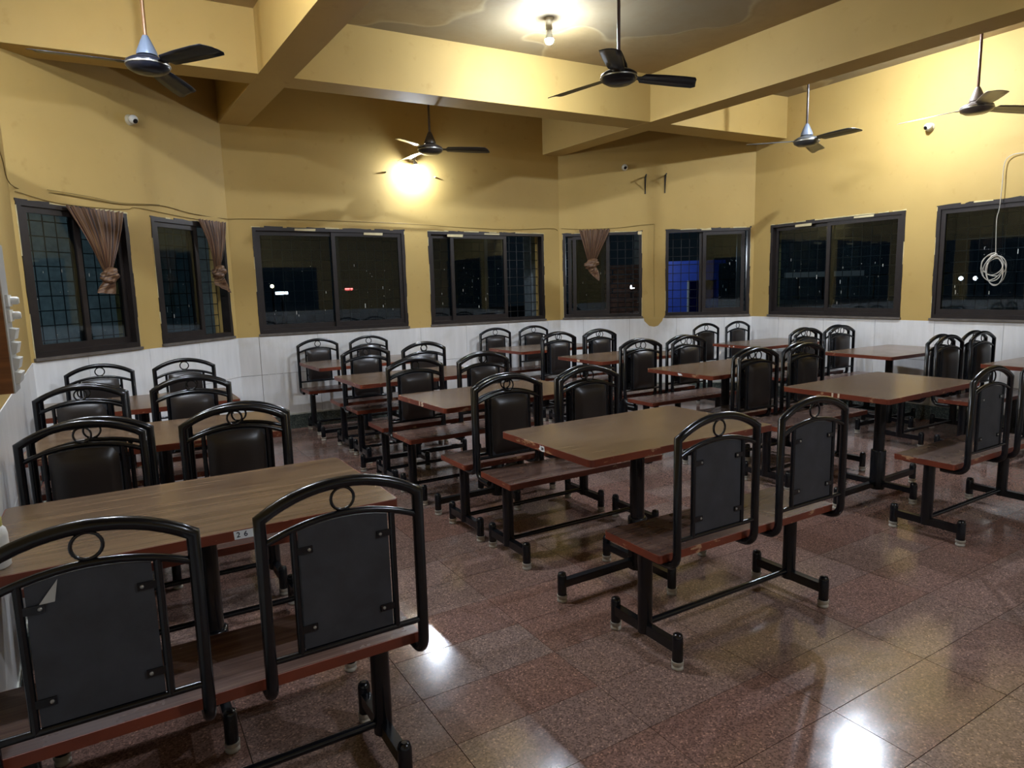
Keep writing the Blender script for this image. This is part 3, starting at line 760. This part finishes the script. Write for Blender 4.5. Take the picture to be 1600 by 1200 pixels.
mb = MB(); mb.tube(spline(a2), .0024, 6); tag(obj('wall_wire', mb, M['wire']), 'lower thin wire above the two leftmost windows', 'wire')
a3 = [WA.pt(A(x), z, .014) for x, z in ((-.3, 2.205), (-.05, 2.20), (.126, 2.186), (.288, 2.2), (.45, 2.218))]
mb = MB(); mb.tube(spline(a3), .0024, 6); tag(obj('wall_wire', mb, M['wire']), 'short upper wire strand above the leftmost curtain', 'wire')
a4 = [WC.pt(C(x), z, .01) for x, z in ((5.12, 2.182), (5.303, 2.162), (5.654, 2.160), (5.906, 2.184), (6.043, 2.193))]
mb = MB(); mb.tube(spline(a4), .0024, 6); tag(obj('wall_wire', mb, M['wire']), 'thin wire above the window with the middle curtain', 'wire')
mb = MB(); mb.tube([WC.pt(C(6.045), 2.19, .003), WC.pt(C(6.04), 1.7, .003), WC.pt(C(6.05), 1.02, .003)], .0014, 5); tag(obj('wall_wire', mb, M['wire']), 'hair-thin vertical wire on the pier left of the blue kiosk window', 'wire')
dr = MB()
for u_, z0, z1, hw in ((1.365, .62, .46, .004), (1.44, .70, .55, .0045), (1.515, .66, .17, .0035)):
    o = [(u_-1.09-hw*.6, z1), (u_-1.09+hw*.5, z1), (u_-1.09+hw, z0-.03), (u_-1.09+hw*.8, z0), (u_-1.09-hw*.8, z0), (u_-1.09-hw, z0-.03)]
    dr.hexa([WB.pt(a, z, .0078) for a, z in o], [WB.pt(a, z, .0095) for a, z in o])
obj('paint_drips', dr, M['white'], bpy.data.objects['wall_back'])
# hanging coil on the right wall
root = empty('cable_coil', (6.96, 2.97, 2.49)); tag(root, 'grey white cable hanging in a coil before the right wall window', 'cable')
o0 = Vector(root.location)
mb = MB(); mb.tube([p-o0 for p in spline([(6.99, 2.70, 2.50), (6.985, 2.813, 2.489), (6.98, 2.909, 2.484), (6.975, 2.958, 2.422), (6.97, 2.962, 2.228), (6.965, 2.967, 2.033), (6.96, 2.98, 1.921), (6.955, 2.964, 1.617)])], .0035, 7); obj('hanging_cable', mb, M['cable'], root)
rnd = random.Random(5); pts = []
for k in range(6*22):
    t = k/22; a = 2*PI*t; ry = .082+.012*math.sin(2.1*t+1); rz = .105+.025*math.sin(1.7*t)
    cy = 2.965+.022*math.sin(2.6*t); cz = 1.50+.035*math.cos(1.9*t+.5)
    pts.append(Vector((6.955-.012*math.sin(3.3*t)-.002*t, cy+ry*math.sin(a), cz+rz*math.cos(a)))-o0)
mb = MB(); mb.tube(pts, .0042, 7); obj('coil', mb, M['cable'], root)
mb = MB(); mb.tube([p-o0 for p in spline([(6.948, 2.95, 1.625), (6.944, 2.99, 1.60), (6.944, 3.02, 1.56)])], .010, 7); obj('coil_tie', mb, M['cable'], root)

# ------------------------------------------------------------------ small wall fittings
def dome_camera(p, n, look, label):
    root = empty('dome_camera', p); tag(root, label, 'camera', 'small round wall cameras')
    b = MB(); b.lathe([(.042, 0), (.042, .012), (.03, .02)], 18, (0, 0, 0), n); obj('base', b, M['offwhite'], root)
    c = Vector(n)*.045; e = MB(); pr = [(.036*math.sin(R(a)), -.036*math.cos(R(a))) for a in range(5, 150, 12)]
    e.lathe(pr+[(.018, .033)], 18, c, look); eo = obj('eyeball', e, M['white'], root)
    l = MB(); l.lathe([(.019, .0325), (.019, .036), (.012, .037)], 14, c, look); obj('lens', l, M['lens'], eo)
dome_camera(WA.pt(A(.287), 2.864, 0), WA.n, (.35, -.7, -.45), 'small white round camera on left diagonal wall under the fan')
dome_camera(WC.pt(C(5.756), 2.904, 0), WC.n, (-.45, -.8, -.4), 'small white round camera beside the two wall brackets')
dome_camera(WD.pt(WD.d_of(y=3.626), 2.872, 0), WD.n, (-.85, .25, -.3), 'small white round camera on the right wall below a grey fan')
def bracket(x, label):
    p = WC.pt(C(x), 2.57, 0); root = empty('wall_bracket', p); tag(root, label, 'bracket', 'pair of iron wall brackets')
    n, t = WC.n, WC.t
    def bar(a, b, r, name): q = MB(); q.tube([a, b], r, 6); obj(name, q, M['iron'], root)
    bar(n*.008, n*.008+Vector((0, 0, .215)), .008, 'upright'); bar(n*.008+Vector((0, 0, .212)), n*.20+Vector((0, 0, .205)), .009, 'arm'); bar(n*.008+Vector((0, 0, .04)), n*.15+Vector((0, 0, .2)), .006, 'brace')
bracket(5.955, 'left one of two black iron brackets on the right diagonal wall')
bracket(6.145, 'right one of two black iron brackets on the right diagonal wall')
for (wl, d, z, lb) in ((WB, WB.d_of(x=2.76), 2.735, 'small dark nail left of the wall bulb'), (WB, WB.d_of(x=3.36), 2.72, 'small pale nail right of the wall bulb')):
    q = MB(); q.lathe([(.009, 0), (.009, .012), (.005, .03)], 8, wl.pt(d, z, 0), wl.n); tag(obj('wall_nail', q, M['offwhite'] if 'pale' in lb else M['iron']), lb, 'nail')
# switchboard on the left wall
wx = WL.pt(WL.d_of(y=2.88), 0, 0).x
root = empty('switchboard', (wx+.003, 2.88, 1.36)); tag(root, 'teak sided switchboard with white switches on the left wall', 'switchboard')
dx = -.30-(wx+.003)
b = MB(); b.box(0, dx-.004, -.08, .08, -.245, .262); obj('box', b, M['panelwood'], root)
b = MB(); b.box(dx-.004, dx, -.08, .08, -.245, .262); fp = obj('front_plate', b, M['panelwhite'], root)
for i, z in enumerate((.07, .018, -.045, -.093, -.147, -.197)):
    s = MB()
    if i < 2: s.box(dx, dx+.008, -.03, .075, z-.02, z+.02); s.lathe([(.014, 0), (.014, .02), (.010, .026)], 12, (dx+.006, .05, z), (1, 0, 0))
    else: s.hexa([(dx, -.03, z-.021), (dx+.012, -.03, z-.019), (dx+.012, .075, z-.019), (dx, .075, z-.021)], [(dx, -.03, z+.021), (dx+.02, -.03, z+.016), (dx+.02, .075, z+.016), (dx, .075, z+.021)])
    obj('switch', s, M['white'], root)
# jar on the nearest left table
root = empty('plastic_jar', (-.312, 2.085, .75)); tag(root, 'white plastic jar with yellow-green cap on the table numbered 26', 'jar')
b = MB(); b.lathe([(.030, 0), (.034, .004), (.034, .085), (.031, .1), (.024, .108), (.022, .112)], 20); obj('body', b, M['white'], root)
b = MB(); b.lathe([(.0245, .108), (.0255, .110), (.0245, .114), (.0255, .118), (.0245, .122), (.0255, .128), (.022, .132)], 20); obj('cap', b, plain('yellow_green_plastic', srgb(176, 170, 96), .4), root)

# ------------------------------------------------------------------ outside in the dark
M['ground'] = plain('dark_ground', srgb(60, 58, 54), .8, vary=.3)
M['column'] = plain('pale_plaster', srgb(150, 160, 165), .8, vary=.2)
M['blue'] = plain('blue_sheet', srgb(30, 66, 170), .5, vary=.1)
M['brick'] = plain('rough_brick', srgb(130, 96, 84), .9, vary=.35)
g = MB(); g.prism([(-40, -30), (60, -30), (60, 60), (-40, 60)], -.5, -.4); o = obj('ground', g, M['ground']); o['kind'] = 'structure'
def column(x, y, w_, label):
    root = empty('porch_column', (x, y, -.4)); tag(root, label, 'column')
    c = MB(); c.box(-w_/2, w_/2, -w_/2, w_/2, .12, 3.8); obj('shaft', c, M['column'], root, .01)
    c = MB(); c.box(-w_/2-.04, w_/2+.04, -w_/2-.04, w_/2+.04, 0, .12); obj('plinth', c, M['column'], root, .01)
column(5.32, 8.17, .2, 'pale column outside the grille at right of second back-wall window')
column(.52, 8.9, .3, 'pale column outside the leftmost window')
column(8.75, 9.75, .12, 'slim post outside the grille of the window with the middle curtain')
# stack of bricks outside the window with the middle curtain
root = empty('brick_pile', (7.95, 9.55, -.4)); root.rotation_euler = (0, 0, R(-38)); tag(root, 'stacked rough bricks seen through the grille beside the middle curtain', 'bricks')
bm_ = MB(); bm_.box(-.11, .11, -.05, .05, 0, .072); bme = bm_.mesh('brick'); bme.materials.append(M['brick'])
rnd = random.Random(2)
for j in range(26):
    for i in range(4):
        link('brick', bme, root, loc=(-.36+.235*i+(.1 if j % 2 else 0)+rnd.uniform(-.01, .01), rnd.uniform(-.02, .02), .085*j))
# blue kiosk
root = empty('blue_kiosk', (10.75, 10.6, -.4), R(-39)); tag(root, 'bright blue sheet metal kiosk outside the right diagonal window', 'kiosk')
for nm, q in (('back_panel', (-.42, .75, .8, .84, 0, 2.1)), ('side_panel', (-.46, -.42, 0, .84, 0, 2.1)), ('side_panel', (.75, .79, 0, .84, 0, 2.1)), ('roof', (-.55, .9, -.15, .9, 2.25, 2.32)), ('lintel', (-.46, .79, 0, .05, 1.9, 2.25)), ('door', (-.38, .12, -.02, .02, 0, 1.9))):
    b = MB(); b.box(*q); obj(nm, b, M['blue'], root)
b = MB(); b.box(.12, .17, -.03, .03, 0, 1.9); obj('door_post', b, M['column'], root)
lm = emit('kiosk_fill_glow', (.8, .9, 1), 220)
b = MB(); b.lathe([(.005, -.03), (.03, -.01), (.03, .02), (.02, .04)], 12, (-.73, -1.57, 2.3)); obj('lamp', b, lm, root); b = MB(); b.tube([(-.73, -1.57, 2.33), (-.73, -1.5, 2.5), (-.46, 0, 2.28)], .012, 6); obj('fill_lamp_arm', b, M['iron'], root)  # lamp and arm added to light the kiosk, hidden behind the pier
# yard lamps
def yard_lamp(x, y, z, col, st, label, r=.06, bar=0):
    root = empty('yard_lamp', (x, y, -.4)); tag(root, label, 'lamp')
    p = MB(); p.cyl((0, 0, 0), .035, 0, z+.4-r, 8); obj('pole', p, M['iron'], root)
    e = MB()
    if bar: dr = Vector((y, -x, 0)).normalized(); c = Vector((0, 0, z+.4)); e.tube([c-dr*bar, c+dr*bar], r, 8)
    else: e.lathe([(r*math.sin(R(a)), -r*math.cos(R(a))) for a in range(5, 180, 17)], 12, (0, 0, z+.4))
    obj('lamp_head', e, emit('yard_lamp_glow', col, st), root)
yard_lamp(5.357, 26.3, 1.75, (1, .75, .4), 14, 'small warm lamp far outside the long back-wall window')
yard_lamp(4.062, 18.78, 1.47, (.9, .95, 1), 5, 'white tube lamp far outside the long back-wall window', .035, .16)
yard_lamp(9.388, 29.75, 1.59, (1, .12, .1), 2.2, 'small red light strip far outside the long back-wall window', .05, .17)
yard_lamp(15.65, 14.18, 1.52, (.85, 1, 1), 12, 'cool white lamp outside the right part of the blue kiosk window', .08)
yard_lamp(13.58, 15.4, 1.37, (.75, .85, 1), 10, 'bluish lamp outside the brick pile window', .07)
yard_lamp(27.6, 12.86, 1.37, (1, 1, 1), 3, 'left of twin white lights outside the right wall window with cable coil', .075)
yard_lamp(28.0, 12.55, 1.36, (1, 1, 1), 3, 'right of twin white lights outside the right wall window with cable coil', .075)
def outdoor_fill_bulb(x, y, z, st, label):  # bulb and post added out of view to light the things outside
    root = empty('outdoor_fill_bulb', (x, y, z)); tag(root, label, 'bulb')
    b = MB(); b.lathe([(.015, .10), (.015, .03), (.03, .0)], 12); obj('bulb_neck', b, M['white'], root)
    b = MB(); b.lathe([(.035*math.sin(R(a)), -.035*math.cos(R(a))) for a in range(5, 122, 13)], 12, (0, 0, -.015)); obj('bulb_globe', b, emit('outdoor_fill_glow', (.75, .95, 1), st), root)
    b = MB(); b.tube([(.3, 0, -.4-z), (.3, 0, .22), (0, 0, .22), (0, 0, .09)], .018, 6); obj('post', b, M['iron'], root)
outdoor_fill_bulb(-1.5, 8.3, 2.3, 260, 'added unseen bulb lighting the column outside the left diagonal wall')
outdoor_fill_bulb(6.1, 8.53, 2.2, 50, 'added unseen bulb lighting the brick pile and pale column outside')
root = empty('compound_wall', (-1.0, 10.4, -.4), R(8)); tag(root, 'dim teal compound wall behind the column outside the leftmost window', 'wall')
b = MB(); b.box(-2.5, 2.6, 0, .2, 0, 3.0); obj('wall_face', b, M['column'], root); b = MB(); b.box(-2.55, 2.65, -.04, .24, 3.0, 3.08); obj('coping', b, M['column'], root)
# pale low boundary wall with rail outside the right windows
root = empty('boundary_wall', (20.4, 13.7, -.4), R(-56)); tag(root, 'dim pale wall with railing far outside the right wall windows', 'wall')
b = MB(); b.box(-6, 6, 0, .2, 0, 1.2); obj('low_wall', b, M['column'], root)
b = MB(); b.box(-1.2, 1.2, .05, .15, 1.95, 2.12); obj('sign_board', b, emit('dim_sign_glow', (.75, .85, .9), .007), root)
for k in range(17): b = MB(); b.cyl((-6+.75*k, .1, 0), .03, 1.2, 2.0, 6); obj('rail_post', b, M['iron'], root)
b = MB(); b.tube([(-6, .1, 1.95), (6, .1, 1.95)], .03, 6); obj('top_rail', b, M['iron'], root)
